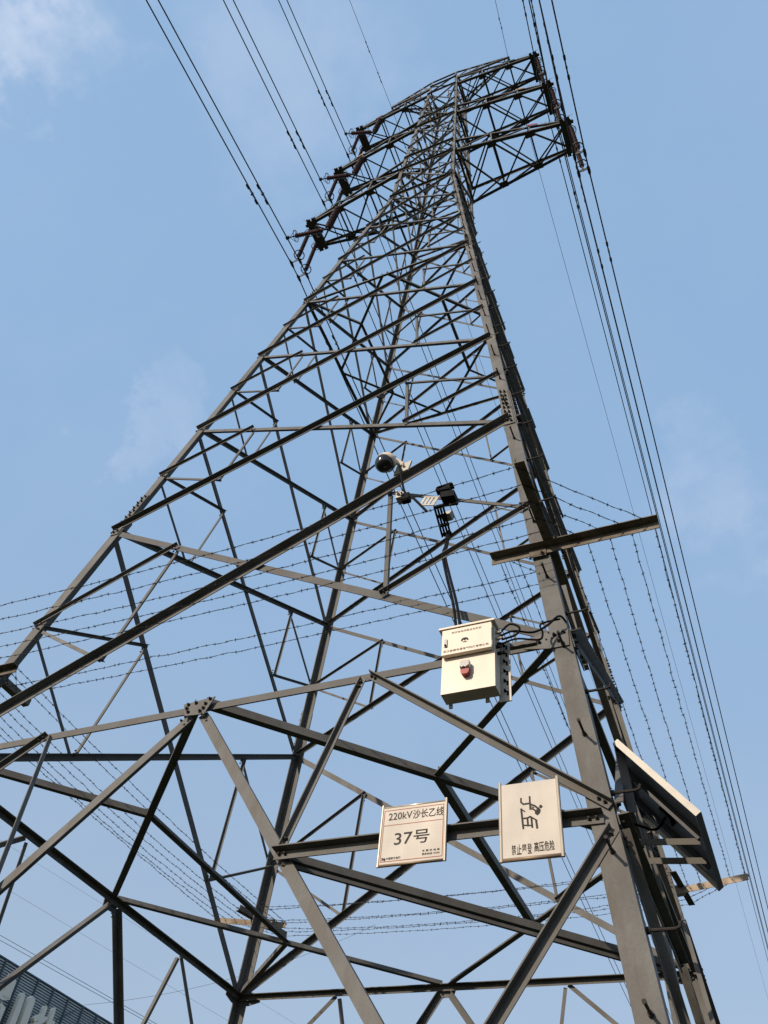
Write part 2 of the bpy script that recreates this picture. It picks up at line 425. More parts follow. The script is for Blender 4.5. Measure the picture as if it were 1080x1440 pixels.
# splayed base below the first level: inverted-V bracing on every face
ZS, ZS2, ZJ2 = -.48, -1.0, -.945
joint = {}
for a, b in FACES:
    n = normal(a, b, ZF, 0)
    G = mid(cor(a, 0), cor(b, 0))
    for c, sgn in ((a, -1), (b, 1)):
        ft = cor(c, ZF); S = cor(c, ZS); S2 = cor(c, ZS2); Q = mid(G, cor(c, 0))
        def on(zz): return G+(ft-G)*(zz/ZF)
        J, J2 = on(ZS), on(ZJ2)
        joint[(a+b, c)] = J
        member('base_brace', G, ft, n, 'in', .088, .013, .10, .25)
        member('base_strut', S, J, n, 'out', .068, .002, .02, -.04, size2=.072)
        if c == 'R' and abs(n.y) > .9: S = S+V((.045, 0, 0))
        member('base_strut', Q, S+V((0, 0, .06)), n, 'out', .055, .002, .04, .02)
        member('base_strut', Q, J, n, 'out', .046, .004, .06, .03)
        member('base_strut', S-V((0, 0, .06)), J2, n, 'out', .060, .002, .02, -.02)
        member('base_strut', S2, J2, n, 'out', .055, .004, .02, -.02)
    # gusset on the horizontal at the apex
    ex = (cor(b, 0)-cor(a, 0)).normalized(); ey = n.cross(ex)
    if ey.z < 0: ey = -ey
    ex2 = ey.cross(n)
    fx = V((.05 if n.x > .9 else 0, 0, 0)); G = G+fx
    gp = MB().prism([(-.16, .045), (-.10, -.10), (.11, -.12), (.16, .075)], G+n*.004, ex2, ey, .010)
    go = gp.build('gusset_plate', M['leg'], tower)
    bb = MB()
    for x, y in ((-.10, .025), (-.02, .03), (-.10, -.02), (-.07, -.065), (.09, .0), (.085, -.05), (.12, .05), (.06, -.08)):
        bb.bolt(G+n*.014+ex2*x+ey*y, n, .017, .017)
    bb.build('bolt', M['bolt'], go)['kind'] = 'stuff'
    for c, e in ((a, ex), (b, -ex)):
        P = heel(c, 0)
        up_ = (cor(c, .3)-cor(c, 0)).normalized()
        s_ = 1 if c == a else -1
        poly = [(0.012, .08), (.012, -.10), (.17, -.10), (.36, -.06), (.36, .04), (.14, .09)]
        mb = MB().prism([(x*s_, y) for x, y in poly], P+n*.003, ex2, ey, .009)
        po = mb.build('gusset_plate', M['leg'], tower)
        bb = MB()
        for x, y in ((.05, .045), (.09, -.04), (.12, .03), (.24, -.02), (.31, -.01), (.06, -.075)):
            bb.bolt(P+n*.012+ex2*x*s_+ey*y, n, .017, .017)
        bb.build('bolt', M['bolt'], po)['kind'] = 'stuff'
for c, (f1, f2) in {'R': ('LR', 'RF'), 'F': ('RF', 'FB'), 'B': ('FB', 'BL'), 'L': ('BL', 'LR')}.items():
    dmember('corner_strut', joint[(f1, c)], joint[(f2, c)], .052, -.02, .02, .02)
    dmember('corner_strut', joint[(f1, c)], joint[(f2, c)], .026, -.06, .02, .02)

# step bolts up the near right leg: alternate flanges
sb1 = MB(); sb1.cyl((0, 0, 0), (0, -.16, 0), .009, 8); sb1.cyl((0, -.16, 0), (0, -.172, 0), .012, 8); sb1.cyl((0, -.002, 0), (0, -.020, 0), .016, 6)
sb2 = MB(); sb2.tube([(0, 0, 0), (.15, 0, 0), (.172, 0, .008), (.18, 0, .035)], .0095, 8); sb2.cyl((.002, 0, 0), (.022, 0, 0), .019, 6)
p1 = sb1.build('step_bolt', M['bolt'], tower); p2 = sb2.build('step_bolt', M['bolt'], tower)
first = True
k = 0; zz = -.803-.2585*2
while zz < 10.9:
    q = cor('R', zz); q2 = cor('R', zz+.129)
    L1 = q+V((-.018*min(1, hw(zz)/U+.25), 0, 0)); L2 = q2+V((.05, .07, 0))
    if first: p1.location = L1; p2.location = L2; first = False
    else: put('step_bolt', p1.data, tower, L1); put('step_bolt', p2.data, tower, L2)
    zz += .2585
mb_b.build('bolt', M['bolt'], tower)['kind'] = 'stuff'

# ------------------------------------------------------------------ crossarms
ARMS = [(7.115, 1.4145, 7.55), (8.794, 1.344, 9.2), (10.544, 1.28, 10.98)]
TW = .46
def armbar(name, A, B, u, v, s, t=.008, ta=0, tb=0):
    A = V(A); B = V(B); d = (B-A).normalized()
    return MB().lsec(A+d*ta, B-d*tb, u, v, s, s, t).build(name, M['chord'], tower)
spike = MB()
for k, (zb, ax, zt) in enumerate(ARMS):
    for sx in (-1, 1):
        a = ax*U; Zb = ZO+zb*U; Zt = ZO+zt*U; wb = hw(zb); wt = hw(zt)
        xs = [wb+(a-wb)*f for f in (0, .33, .66, 1.0)]
        def bp(i, sy): f = (0, .33, .66, 1.0)[i]; return V((sx*(wb+(a-wb)*f), sy*(wb+(TW-wb)*f), Zb))
        def tp(i, sy): f = (0, .33, .66, 1.0)[i]; return V((sx*(wt+(a-wt)*f), sy*(wt+(TW-wt)*f), Zt+(Zb+.22-Zt)*f))
        for sy in (-1, 1):
            armbar('crossarm_chord', bp(0, sy), bp(3, sy), (0, -sy, 0), (0, 0, 1), .10, .010, 0, -.12)
            armbar('crossarm_chord', tp(0, sy), tp(3, sy), (0, -sy, 0), (0, 0, -1), .085, .008, 0, 0)
            for i in (1, 2):
                armbar('crossarm_brace', bp(i, sy), tp(i, sy), (sx, 0, 0), (0, -sy, 0), .05, .006)
                # node plates under the chord
                q = bp(i, sy)+V((0, -sy*.10, -.008))
                MB().box(q, (.15, 0, 0), (0, .10, 0), (0, 0, .005)).build('gusset_plate', M['chord'], tower)
            armbar('crossarm_brace', bp(0, sy), tp(1, sy), (0, 0, -1), (0, -sy, 0), .05, .006, .05)
            armbar('crossarm_brace', bp(1, sy), tp(2, sy), (0, 0, -1), (0, -sy, 0), .05, .006)
        for i in range(3):
            armbar('crossarm_brace', bp(i, -1)+V((0, 0, .012)), bp(i+1, 1)+V((0, 0, .012)), (-sx, 0, 0), (0, 0, 1), .055, .006)
            armbar('crossarm_brace', bp(i, 1)+V((0, 0, .024)), bp(i+1, -1)+V((0, 0, .024)), (-sx, 0, 0), (0, 0, 1), .055, .006)
            if i:
                armbar('crossarm_brace', bp(i, -1)+V((0, 0, .036)), bp(i, 1)+V((0, 0, .036)), (sx, 0, 0), (0, 0, 1), .05, .006)
                armbar('crossarm_brace', tp(i, -1)-V((0, 0, .012)), tp(i, 1)-V((0, 0, .012)), (sx, 0, 0), (0, 0, -1), .05, .006)
            armbar('crossarm_brace', tp(i, -1 if i % 2 else 1)-V((0, 0, .024)), tp(i+1, 1 if i % 2 else -1)-V((0, 0, .024)), (-sx, 0, 0), (0, 0, -1), .05, .006)
        # end beam across the tip
        A = bp(3, -1)+V((sx*.02, -.14, -.012)); B = bp(3, 1)+V((sx*.02, .14, -.012))
        MB().lsec(A, B, (-sx, 0, 0), (0, 0, 1), .16, .16, .012).build('end_beam', M['chord'], tower)
        MB().lsec(A+V((-sx*.32, 0, 0)), B+V((-sx*.32, 0, 0)), (sx, 0, 0), (0, 0, 1), .12, .12, .012).build('end_beam', M['chord'], tower)
        MB().box((A+B)/2+V((-sx*.15, 0, -.006)), (.17, 0, 0), (0, .52, 0), (0, 0, .005)).build('gusset_plate', M['chord'], tower)
        # bird spikes on the near chord and tip
        for j in range(12):
            q = bp(2, -1).lerp(bp(3, -1), .35+.65*j/11)
            spike.cyl(q+V((0, 0, .1)), q+V((random.uniform(-.03, .03), -.10, .24)), .006, 4)
        for j in range(7):
            q = A.lerp(B, j/6); spike.cyl(q, q+V((sx*.12, 0, .10)), .006, 4)
        # coloured phase plate tied to the top chord
        col, nm = ((('green', 'green'), ('yellow', 'yellow'), ('redplate', 'red'))[k] if sx < 0 else (('redplate', 'red'), ('yellow', 'yellow'), ('green', 'green'))[k])
        q = tp(2, -1)+V((sx*.15, -.02, -.09))
        dd = (tp(3, -1)-tp(2, -1)).normalized()
        po = MB().box(q, dd*.17, (0, .006, 0), V((0, 0, .055))).build('phase_plate', M[col], tower)
        po['label'] = nm+' phase marker plate'
# earth-wire arms at the very top
zt0, zt1 = 10.98, 11.10
for sx in (-1, 1):
    tipx = .90*U; tz = ZO+11.72*U
    for sy in (-1, 1):
        b0 = V((sx*hw(zt0), sy*hw(zt0), ZO+zt0*U)); t0 = V((sx*hw(zt1), sy*hw(zt1), ZO+11.36*U))
        tb = V((sx*tipx, sy*.10, tz)); tt = V((sx*tipx, sy*.10, tz+.12))
        armbar('crossarm_chord', b0, tb, (0, -sy, 0), (0, 0, 1), .08, .008, 0, -.1)
        armbar('crossarm_chord', t0, tt, (0, -sy, 0), (0, 0, -1), .075, .008)
        armbar('crossarm_chord', cor('R' if sx > 0 and sy < 0 else 'F' if sx > 0 else 'L' if sy < 0 else 'B', 11.05), t0, (-sx, 0, 0), (0, -sy, 0), .08, .008)
        for f in (.25, .5, .75):
            armbar('crossarm_brace', b0.lerp(tb, f), t0.lerp(tt, f), (sx, 0, 0), (0, -sy, 0), .045, .006)
            armbar('crossarm_brace', b0.lerp(tb, f-.25), t0.lerp(tt, f), (0, 0, -1), (0, -sy, 0), .045, .006)
    for f, g2 in ((0, .33), (.33, .66), (.66, 1)):
        for s2 in (-1, 1):
            p = V((sx*(hw(zt0)+(tipx-hw(zt0))*f), s2*(hw(zt0)+(.1-hw(zt0))*f), ZO+zt0*U+(tz-ZO-zt0*U)*f+.012*s2))
            q = V((sx*(hw(zt0)+(tipx-hw(zt0))*g2), -s2*(hw(zt0)+(.1-hw(zt0))*g2), ZO+zt0*U+(tz-ZO-zt0*U)*g2+.012*s2))
            armbar('crossarm_brace', p, q, (-sx, 0, 0), (0, 0, 1), .05, .006)
    for j in range(9):
        f = j/8; q = V((sx*(.6+(tipx-.6)*f), -.35+.27*f, ZO+11.36*U+(tz+.12-ZO-11.36*U)*f))
        spike.cyl(q, q+V((0, 0, .45)), .008, 4)
for j in range(2):
    sy = -1 if j == 0 else 1
    w_ = hw(zt1)
    armbar('crossarm_chord', (-w_, sy*w_, ZO+11.36*U), (w_, sy*w_, ZO+11.36*U), (0, -sy, 0), (0, 0, -1), .075, .008)
spike.build('bird_spike', M['fitting'], tower)['kind'] = 'stuff'

# concrete footings
for c, lb in zip('LRFB', ('under the near left leg', 'under the near right leg', 'under the far right leg', 'under the far left leg')):
    q = cor(c, ZF); t = thing('concrete_footing', 'square concrete footing '+lb+' of the tower', 'footing', (q.x, q.y, 0), 'concrete footings of the tower')
    h = q.z
    mb = MB(); mb.add([(q.x+sx*.55, q.y+sy*.55, -.3) for sx, sy in ((-1, -1), (1, -1), (1, 1), (-1, 1))]+[(q.x+sx*.42, q.y+sy*.42, h-.02) for sx, sy in ((-1, -1), (1, -1), (1, 1), (-1, 1))],
           [(3, 2, 1, 0), (4, 5, 6, 7), (0, 1, 5, 4), (1, 2, 6, 5), (2, 3, 7, 6), (3, 0, 4, 7)])
    mb.build('block', M['concrete'], t)
    MB().box((q.x, q.y, h), (.3, 0, 0), (0, .3, 0), (0, 0, .012)).build('base_plate', M['leg'], t)

# ------------------------------------------------------------------ insulators, conductors
def shed_profile(L, r0, r1, pitch, e=.0):
    pr = [(0, r0)]; n = int(L/pitch)
    for i in range(n):
        z = (i+.35)*pitch
        rr = r1 if i % 2 == 0 else r1*.82
        pr += [(z/L, r0), ((z+pitch*.12)/L, rr), ((z+pitch*.3)/L, rr*.97), ((z+pitch*.5)/L, r0)]
    pr.append((1, r0)); return pr
def make_string():
    t = thing('insulator_string', '', 'insulator', (0, 0, 0), 'insulator strings hanging from the crossarm tips')
    MB().cyl((0, 0, .02), (0, 0, -.20), .022, 8).build('shackle', M['fitting'], t)
    MB().lathe((0, 0, -.18), (0, 0, -2.42), shed_profile(2.24, .026, .072, .055), 10).build('insulator_rod', M['insul'], t, False)
    MB().torus((0, 0, -.32), (0, 0, 1), .13, .014, 18, 5).cyl((-.13, 0, -.32), (.13, 0, -.32), .008, 5).build('grading_ring', M['fitting'], t, True)
    MB().torus((0, 0, -2.28), (0, 0, 1), .17, .018, 18, 5).cyl((-.17, 0, -2.28), (.17, 0, -2.28), .008, 5).build('grading_ring', M['fitting'], t, True)
    MB().cyl((0, 0, -2.40), (0, 0, -2.66), .024, 8).prism([(-.20, -.07), (.20, -.07), (.07, .10), (-.07, .10)], (0, .008, -2.72), (1, 0, 0), (0, 0, 1), .016).build('yoke_plate', M['fitting'], t)
    for s in (-1, 1):
        mb = MB(); mb.box((s*.15, 0, -2.84), (.014, 0, 0), (0, .03, 0), (0, 0, .08)); mb.lathe((s*.15, -.16, -2.9), (s*.15, .16, -2.9), [(0, .018), (.3, .045), (.7, .045), (1, .018)], 8)
        mb.build('suspension_clamp', M['fitting'], t)
    return t
proto = make_string(); used = False
AZ = {('L', 0): (1.4, -.6), ('L', 1): (1.25, -.35), ('L', 2): (.8, -.6), ('R', 0): (-1.0, 0.05), ('R', 1): (-1.75, .05), ('R', 2): (-3.0, .05)}
def wire_pt(P0, azf, azb, t, sl=.08, L=300.):
    az = R(azf if t < 0 else azb)
    if t < 0: sl = .06
    return P0+V((math.sin(az)*t, math.cos(az)*t, -sl*abs(t)+sl/L*t*t))
ts = [-60, -50, -40, -32, -26, -21, -17, -13, -10, -7, -5, -3, -1.5, -.25, .25, 1.5, 3, 5, 8, 12, 17, 23, 30, 40, 52, 66, 82, 100, 120, 145, 170, 200, 230, 260]
tier = ('lowest', 'middle', 'topmost')
for side in 'LR':
    sx = -1 if side == 'L' else 1; sn = 'left' if side == 'L' else 'right'
    for k, (zb, ax, zt) in enumerate(ARMS):
        Zb = ZO+zb*U-.03; a = ax*U
        for j, sy in enumerate((-1, 1)):
            o = proto if not used else copy_tree(proto); used = True
            o.location = (sx*a, sy*.26, Zb)
            o['label'] = 'red-brown insulator string hanging at the tip of the %s %s crossarm, %s of its pair' % (tier[k], sn, 'nearer' if j == 0 else 'farther')
        P0 = V((sx*a, 0, Zb-2.9)); azf, azb = AZ[(side, k)]
        for dx in (-.15, .15):
            inner = (dx*sx < 0)
            t = thing('conductor_wire', 'dark power conductor under the %s %s crossarm, %s wire of its twin bundle' % (tier[k], sn, 'inner' if inner else 'outer'), 'power line', tuple(P0+V((dx, 0, 0))), 'twin conductors of the power line')
            pts = [wire_pt(P0+V((dx, 0, 0)), azf, azb, q) for q in ts]
            pts = [p if abs(q) > .3 else V((p.x, p.y, P0.z)) for p, q in zip(pts, ts)]
            tubepath('strand', pts, .021, M['wire'], t)
            for tt in (-2.65 - (.12 if dx < 0 else 0), 2.75 + (.12 if dx < 0 else 0)):
                c = wire_pt(P0+V((dx, 0, 0)), azf, azb, tt); d = (wire_pt(P0+V((dx, 0, 0)), azf, azb, tt+.1)-c).normalized()
                mb = MB(); dn = V((0, 0, -.09))
                mb.box(c+dn*.5, d*.03, d.cross(V((0, 0, 1))).normalized()*.025, V((0, 0, .075)))
                mb.cyl(c+dn-d*.28, c+dn+d*.28, .010, 6)
                for s in (-1, 1): mb.lathe(c+dn+d*s*.17, c+dn+d*s*.34, [(0, .016), (.15, .034), (.8, .036), (1, .02)], 8)
                mb.build('vibration_damper', M['fitting'], t)
# earth wires
for side, azf, azb in (('L', .6, -.5), ('R', -3.0, .05)):
    sx = -1 if side == 'L' else 1
    P0 = V((sx*.90*U, 0, ZO+11.72*U-.25))
    t = thing('earth_wire', 'thin overhead earth wire clamped to the %s peak at the tower top' % ('left' if sx < 0 else 'right'), 'earth wire', tuple(P0), 'earth wires above the power line')
    tubepath('strand', [wire_pt(P0, azf, azb, q, .06) for q in ts], .011, M['wire'], t)
    MB().box(P0+V((0, 0, .12)), (.02, 0, 0), (0, .05, 0), (0, 0, .16)).lathe(P0+V((0, -.14, 0)), P0+V((0, .14, 0)), [(0, .015), (.3, .04), (.7, .04), (1, .015)], 8).build('suspension_clamp', M['fitting'], t)
    for tt in (-1.6, -3.0, 1.6, 3.0):
        c = wire_pt(P0, azf, azb, tt, .06); d = V((0, 1, 0)); dn = V((0, 0, -.06)); mb = MB()
        mb.box(c+dn*.5, d*.02, (.02, 0, 0), V((0, 0, .05))); mb.cyl(c+dn-d*.22, c+dn+d*.22, .008, 6)
        for s in (-1, 1): mb.lathe(c+dn+d*s*.13, c+dn+d*s*.26, [(0, .012), (.2, .024), (.8, .026), (1, .014)], 8)
        mb.build('vibration_damper', M['fitting'], t)
# line arresters on the left circuit: a hanging rod and a sideways rod reaching the conductor
for k, (zb, ax, zt) in enumerate(ARMS):
    wb = hw(zb); a = ax*U; f = .66
    top = V((-(wb+(a-wb)*f), -(wb+(TW-wb)*f)+.02, ZO+zb*U-.03))
    bot = top+V((-.06, -.05, -2.05))
    azf, azb = AZ[('L', k)]
    P0 = V((-a+.15, 0, ZO+zb*U-2.93)); end = wire_pt(P0, azf, azb, -1.1)+V((0, 0, .05))
    t = thing('surge_arrester', 'red-brown line arrester on the %s left crossarm with a sideways rod out to the conductor' % tier[k], 'surge arrester', tuple(top), 'line arresters on the left circuit')
    MB().cyl(top, top+(bot-top)*.08, .03, 8).cyl(bot-(bot-top)*.05, bot+V((0, 0, -.06)), .035, 8).build('end_fitting', M['fitting'], t)
    MB().lathe(top+(bot-top)*.07, bot-(bot-top)*.04, shed_profile(1.8, .085, .125, .075), 12).build('arrester_body', M['insul'], t)
    b2 = bot+V((0, 0, -.03)); d = end-b2
    MB().lathe(b2+d*.12, b2+d*.82, shed_profile(1.2, .035, .085, .06), 10).build('sideways_rod', M['insul'], t)
    MB().cyl(b2, b2+d*.13, .024, 8).cyl(b2+d*.81, end, .022, 8).box(end, (.05, 0, 0), (0, .05, 0), (0, 0, .05)).build('end_fitting', M['fitting'], t)
    dn = d.normalized()
    for ff in (.25, .80):
        rg = MB().torus(b2+d*ff, dn, .19, .012, 18, 5)
        e = dn.cross(V((0, 0, 1))).normalized()
        rg.cyl(b2+d*ff-e*.19, b2+d*ff+e*.19, .007, 5); rg.build('grading_ring', M['fitting'], t, True)
    mb = MB()
    for s in (-1, 1):
        e = dn.cross(V((0, 0, 1))).normalized()*s
        mb.cyl(b2+d*.80+e*.19, b2+d*.93+e*.03, .008, 5)
    mb.build('ring_stay', M['fitting'], t)

# ------------------------------------------------------------------ barbed wire ring and its brackets
ZB = 6.75; WB = hw((ZB-ZO)/U)
outp = [.96, .77, .58, .39, .22]; inp = [-.24, -.40]
names = {'R': 'near right', 'L': 'near left', 'F': 'far right', 'B': 'far left'}
BEXT = {'R': (.46, 1.0, .48, 1.0), 'L': (.36, .85, .62, 1.0), 'F': (.2, 1.0, .2, .82), 'B': (.33, .82, .22, .84)}
for c in 'RLFB':
    sx, sy = SG[c]; q = V((sx*WB, sy*WB, ZB)); xi, xo, yi, yo = BEXT[c]
    t = thing('barbed_wire_bracket', 'pair of crossed angle bars on the %s leg, carrying the barbed wire' % names[c], 'bracket', tuple(q), 'crossed brackets for the barbed wire')
    dy = -.03
    if sy < 0:
        A = q+V((-sx*xi, dy, .0)); B = q+V((sx*xo, dy, .0)); A2 = q+V((sx*.03, -sy*yi, .0)); B2 = q+V((sx*.03, sy*yo, .0))
    elif c == 'F':      # the two far brackets sit a little askew on their legs
        A = V((3.00, 3.50, ZB)); B = V((4.165, 3.19, ZB)); A2 = V((3.22, 2.97, ZB)); B2 = V((3.31, 4.0, ZB))
    else:
        A = V((-2.84, 3.485, ZB)); B = V((-3.97, 3.10, ZB)); A2 = V((-3.40, 2.93, ZB)); B2 = V((-3.11, 4.02, ZB))
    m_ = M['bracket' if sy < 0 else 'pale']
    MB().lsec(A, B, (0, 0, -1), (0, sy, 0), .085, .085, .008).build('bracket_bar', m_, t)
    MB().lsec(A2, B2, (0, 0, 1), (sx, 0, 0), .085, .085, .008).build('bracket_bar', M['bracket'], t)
    e = (B-A).normalized(); P = q+V((0, dy, 0)) if sy < 0 else A.lerp(B, .26)
    MB().box(P-e*.04+V((0, sy*.012, -.04)), e*.075, (0, .006, 0), (0, 0, .075)).bolt(P-e*.08+V((0, sy*.018, .01)), (0, sy, 0)).bolt(P+V((0, sy*.018, -.09)), (0, sy, 0)).build('clamp_plate', M['bracket'], t)
def barbed(name_label, off, idx):
    w0 = WB+off; c0 = WB+.035; wl = WB+off*.82
    rnd = random.Random(idx)
    corners = [V((-c0, -w0, ZB)), V((c0, -w0, ZB)), V((w0, -c0, ZB)), V((w0, 3.50-.266*(w0-3.00), ZB)), V((3.22+.087*(wl-2.97), wl, ZB)), V((-3.40+.266*(wl-2.93), wl, ZB)), V((-wl, 3.10+.341*(3.97-wl), ZB)), V((-wl, -c0, ZB))]
    t = thing('barbed_wire', name_label, 'barbed wire', tuple(corners[0]), 'barbed wire strands around the tower')
    path = []
    for i, a in enumerate(corners):
        b = corners[(i+1) % len(corners)]; L = (b-a).length
        n = max(4, int(L/.12)); sag = (.025 if L > 2 else .01)*L*rnd.uniform(.25, .9)
        for j in range(n):
            f = j/n; p = a.lerp(b, f)
            p.z -= sag*4*f*(1-f)
            if 0 < j: p += V((rnd.gauss(0, .003), rnd.gauss(0, .003), rnd.gauss(0, .0035)))
            path.append(p)
    path.append(path[0].copy())
    s1 = []; s2 = []; ph = 0
    for i in range(len(path)-1):
        a, b = path[i], path[i+1]; d = (b-a).normalized(); u = d.orthogonal().normalized(); w = d.cross(u)
        for q in (0, .5):
            ph += 1.4
            o = (u*math.cos(ph)+w*math.sin(ph))*.0035
            s1.append(a.lerp(b, q)+o); s2.append(a.lerp(b, q)-o)
    MB().tube(s1, .0022, 3).tube(s2, .0022, 3).build('wire_strand', M['barb'], t)
    mb = MB()
    for i in range(len(path)-1):
        if (path[i+1]-path[i]).length < .05: continue
        a, b = path[i], path[i+1]; d = (b-a).normalized(); p = a.lerp(b, rnd.uniform(.2, .8))
        u = d.orthogonal().normalized(); w = d.cross(u)
        mb.cyl(p-d*.009, p+d*.009, .0062, 5)
        for q in range(2):
            an = rnd.uniform(0, 3.1); e = (u*math.cos(an)+w*math.sin(an)+d*rnd.uniform(-.5, .5)).normalized()
            mb.cyl(p-e*.019, p+e*.019, .0020, 3)
    mb.build('barb', M['barb'], t)['kind'] = 'stuff'
ordn = ('outermost', 'second from outside', 'third from outside', 'fourth from outside', 'closest outside the legs')
for i, o in enumerate(outp):
    barbed('rusty barbed wire strand ringing the tower, %s on the bracket bars' % ordn[i], o, 10+i)
barbed('rusty barbed wire strand just inside the tower legs', inp[0], 31)
barbed('rusty barbed wire strand farthest inside the tower legs', inp[1], 32)

# ------------------------------------------------------------------ number plate and warning plate on the front strut
def sign_base(t, x0, x1, z0, z1, y, side_w, bottom_w, open_top):
    MB().box(((x0+x1)/2, y+.010, (z0+z1)/2), ((x1-x0)/2-.003, 0, 0), (0, .005, 0), (0, 0, (z1-z0)/2-.003)).build('panel', M['signface'], t)
    MB().box(((x0+x1)/2, y+.0185, (z0+z1)/2), ((x1-x0)/2-.001, 0, 0), (0, .003, 0), (0, 0, (z1-z0)/2-.001)).build('back_plate', M['signback'], t)
    n = (.5*side_w)
    for xx in (x0+n, x1-n):
        MB().lathe((xx, y+.006, z0-.004), (xx, y+.006, z1+.012), [(0, n), (1, n)], 10).build('frame_side', M['signframe'], t)
    MB().lathe((x0+side_w, y+.008, z0+bottom_w*.3), (x1-side_w, y+.008, z0+bottom_w*.3), [(0, bottom_w*.45), (1, bottom_w*.45)], 12).build('frame_rail', M['signrail'], t, True)
    if not open_top:
        MB().lathe((x0+side_w, y+.009, z1-bottom_w*.3), (x1-side_w, y+.009, z1-bottom_w*.3), [(0, bottom_w*.4), (1, bottom_w*.4)], 12).build('frame_rail', M['signframe'], t, True)
    for xx in (x0+(x1-x0)*.25, x0+(x1-x0)*.75):
        MB().box((xx, y+.045, (z0+z1)/2), (.02, 0, 0), (0, .026, 0), (0, 0, .05)).build('mounting_clip', M['fitting'], t)
YS = -3.585
EX, EY = V((1, 0, 0)), V((0, 0, 1))
x0, x1, z0, z1 = 2.050, 2.506, 3.813, 4.208
t = thing('number_sign', 'white framed plate printed 220kV and 37号, left of the two plates on the strut', 'sign', (x0, YS, z0))
sign_base(t, x0, x1, z0, z1, YS, .016, .018, False)
yf = YS+.005; W = x1-x0; H = z1-z0
ln = MB()
def rect(mb, xa, xb, za, zb_, y): mb.add([(xa, y, za), (xb, y, za), (xb, y, zb_), (xa, y, zb_)], [(0, 1, 2, 3)])
yl = yf-.0012
rect(ln, x0+.022, x1-.022, z1-.030, z1-.026, yl); rect(ln, x0+.022, x1-.022, z0+.026, z0+.030, yl)
rect(ln, x0+.022, x0+.026, z0+.0305, z1-.0305, yl); rect(ln, x1-.026, x1-.022, z0+.0305, z1-.0305, yl)
rect(ln, x0+.0265, x1-.0265, z0+H*.665, z0+H*.665+.0035, yl)
ln.build('red_border', M['redink'], t)
text_mesh('220kV', (x0+.055, yf, z0+H*.755), EX, EY, H*.125, M['ink'], 'lettering', t, W*.36, .010)
text_mesh('沙长乙线', (x0+.055+W*.37, yf, z0+H*.735), EX, EY, H*.155, M['ink'], 'lettering', t, W*.46, .012)
text_mesh('37', (x0+W*.235, yf, z0+H*.325), EX, EY, H*.20, M['ink'], 'lettering', t, W*.27, .008)
text_mesh('号', (x0+W*.52, yf, z0+H*.315), EX, EY, H*.225, M['ink'], 'lettering', t, W*.235, .010)
text_mesh('中国南方电网', (x0+W*.135, yf, z0+H*.095), EX, EY, H*.042, M['ink'], 'lettering', t, W*.21, .012)
text_mesh('东 莞 供 电 局', (x0+W*.66, yf, z0+H*.165), EX, EY, H*.036, M['ink'], 'lettering', t, W*.25, .012)
text_mesh('服务热线: 95598', (x0+W*.66, yf, z0+H*.112), EX, EY, H*.036, M['ink'], 'lettering', t, W*.25, .012)
lg = MB()
for px, pz in ((.078, .125), (.078, .100), (.097, .118)): rect(lg, x0+W*px-.004, x0+W*px+.004, z0+H*pz-.004, z0+H*pz+.004, yl)
lg.prism([(math.cos(a*math.pi/6)*.0075, math.sin(a*math.pi/6)*.0095) for a in range(12)], (x0+W*.112, yl, z0+H*.105), EX, EY, .0004)
lg.build('emblem', M['ink'], t)

x0, x1, z0, z1 = 2.842, 3.226, 3.765, 4.258
t = thing('warning_sign', 'cream framed plate with a falling climber pictogram, right of the two plates on the strut', 'sign', (x0, YS, z0))
sign_base(t, x0, x1, z0, z1, YS, .020, .026, True)
W = x1-x0; H = z1-z0
pic = MB()
def stroke(mb, pts, wd, y):
    for a, b in zip(pts, pts[1:]):
        a = V((a[0], 0, a[1])); b = V((b[0], 0, b[1])); d = (b-a).normalized(); nn = V((-d.z, 0, d.x))*wd/2; e = d*wd*.3
        # print layers a fraction of a millimetre apart so strokes never share a plane
        stroke.k += 1; yy = V((0, y-.0002*(stroke.k % 7), 0))
        mb.add([a-e+nn+yy, a-e-nn+yy, b+e-nn+yy, b+e+nn+yy], [(0, 1, 2, 3)])
stroke.k = 0
def PX(u, v): return (x0+W*u, z0+H*v)
yl = yf-.0010
# fractions read off the plate: pylon corner, climber falling head first, broken ladder
stroke(pic, [PX(.374, .782), PX(.372, .729), PX(.408, .700), PX(.512, .703)], .0105, yl)
stroke(pic, [PX(.515, .792), PX(.516, .624)], .0105, yl)
stroke(pic, [PX(.520, .690), PX(.595, .658), PX(.648, .612)], .011, yl)
stroke(pic, [PX(.514, .632), PX(.560, .622), PX(.612, .588)], .010, yl)
stroke(pic, [PX(.527, .655), PX(.575, .640)], .006, yl)
pic.prism([PXr for PXr in [(-.020, .002), (.004, .030), (.016, .012), (.010, -.008), (-.006, -.022), (-.020, -.010)]], (x0+W*.640, yl-.0018, z0+H*.578), EX, EY, .0003)
pic.prism([(math.cos(a*math.pi/8)*.0098, math.sin(a*math.pi/8)*.0098) for a in range(16)], (x0+W*.686, yl-.0018, z0+H*.643), EX, EY, .0003)
stroke(pic, [PX(.370, .640), PX(.391, .385)], .0115, yl)
stroke(pic, [PX(.376, .634), PX(.428, .600)], .007, yl)
stroke(pic, [PX(.387, .514), PX(.461, .513), PX(.510, .528), PX(.612, .468)], .009, yl)
stroke(pic, [PX(.464, .506), PX(.468, .412)], .0115, yl)
stroke(pic, [PX(.527, .505), PX(.534, .389)], .0115, yl)
stroke(pic, [PX(.600, .468), PX(.610, .373)], .0125, yl)
stroke(pic, [PX(.396, .426), PX(.520, .412)], .008, yl)
pic.build('pictogram', M['ink'], t)
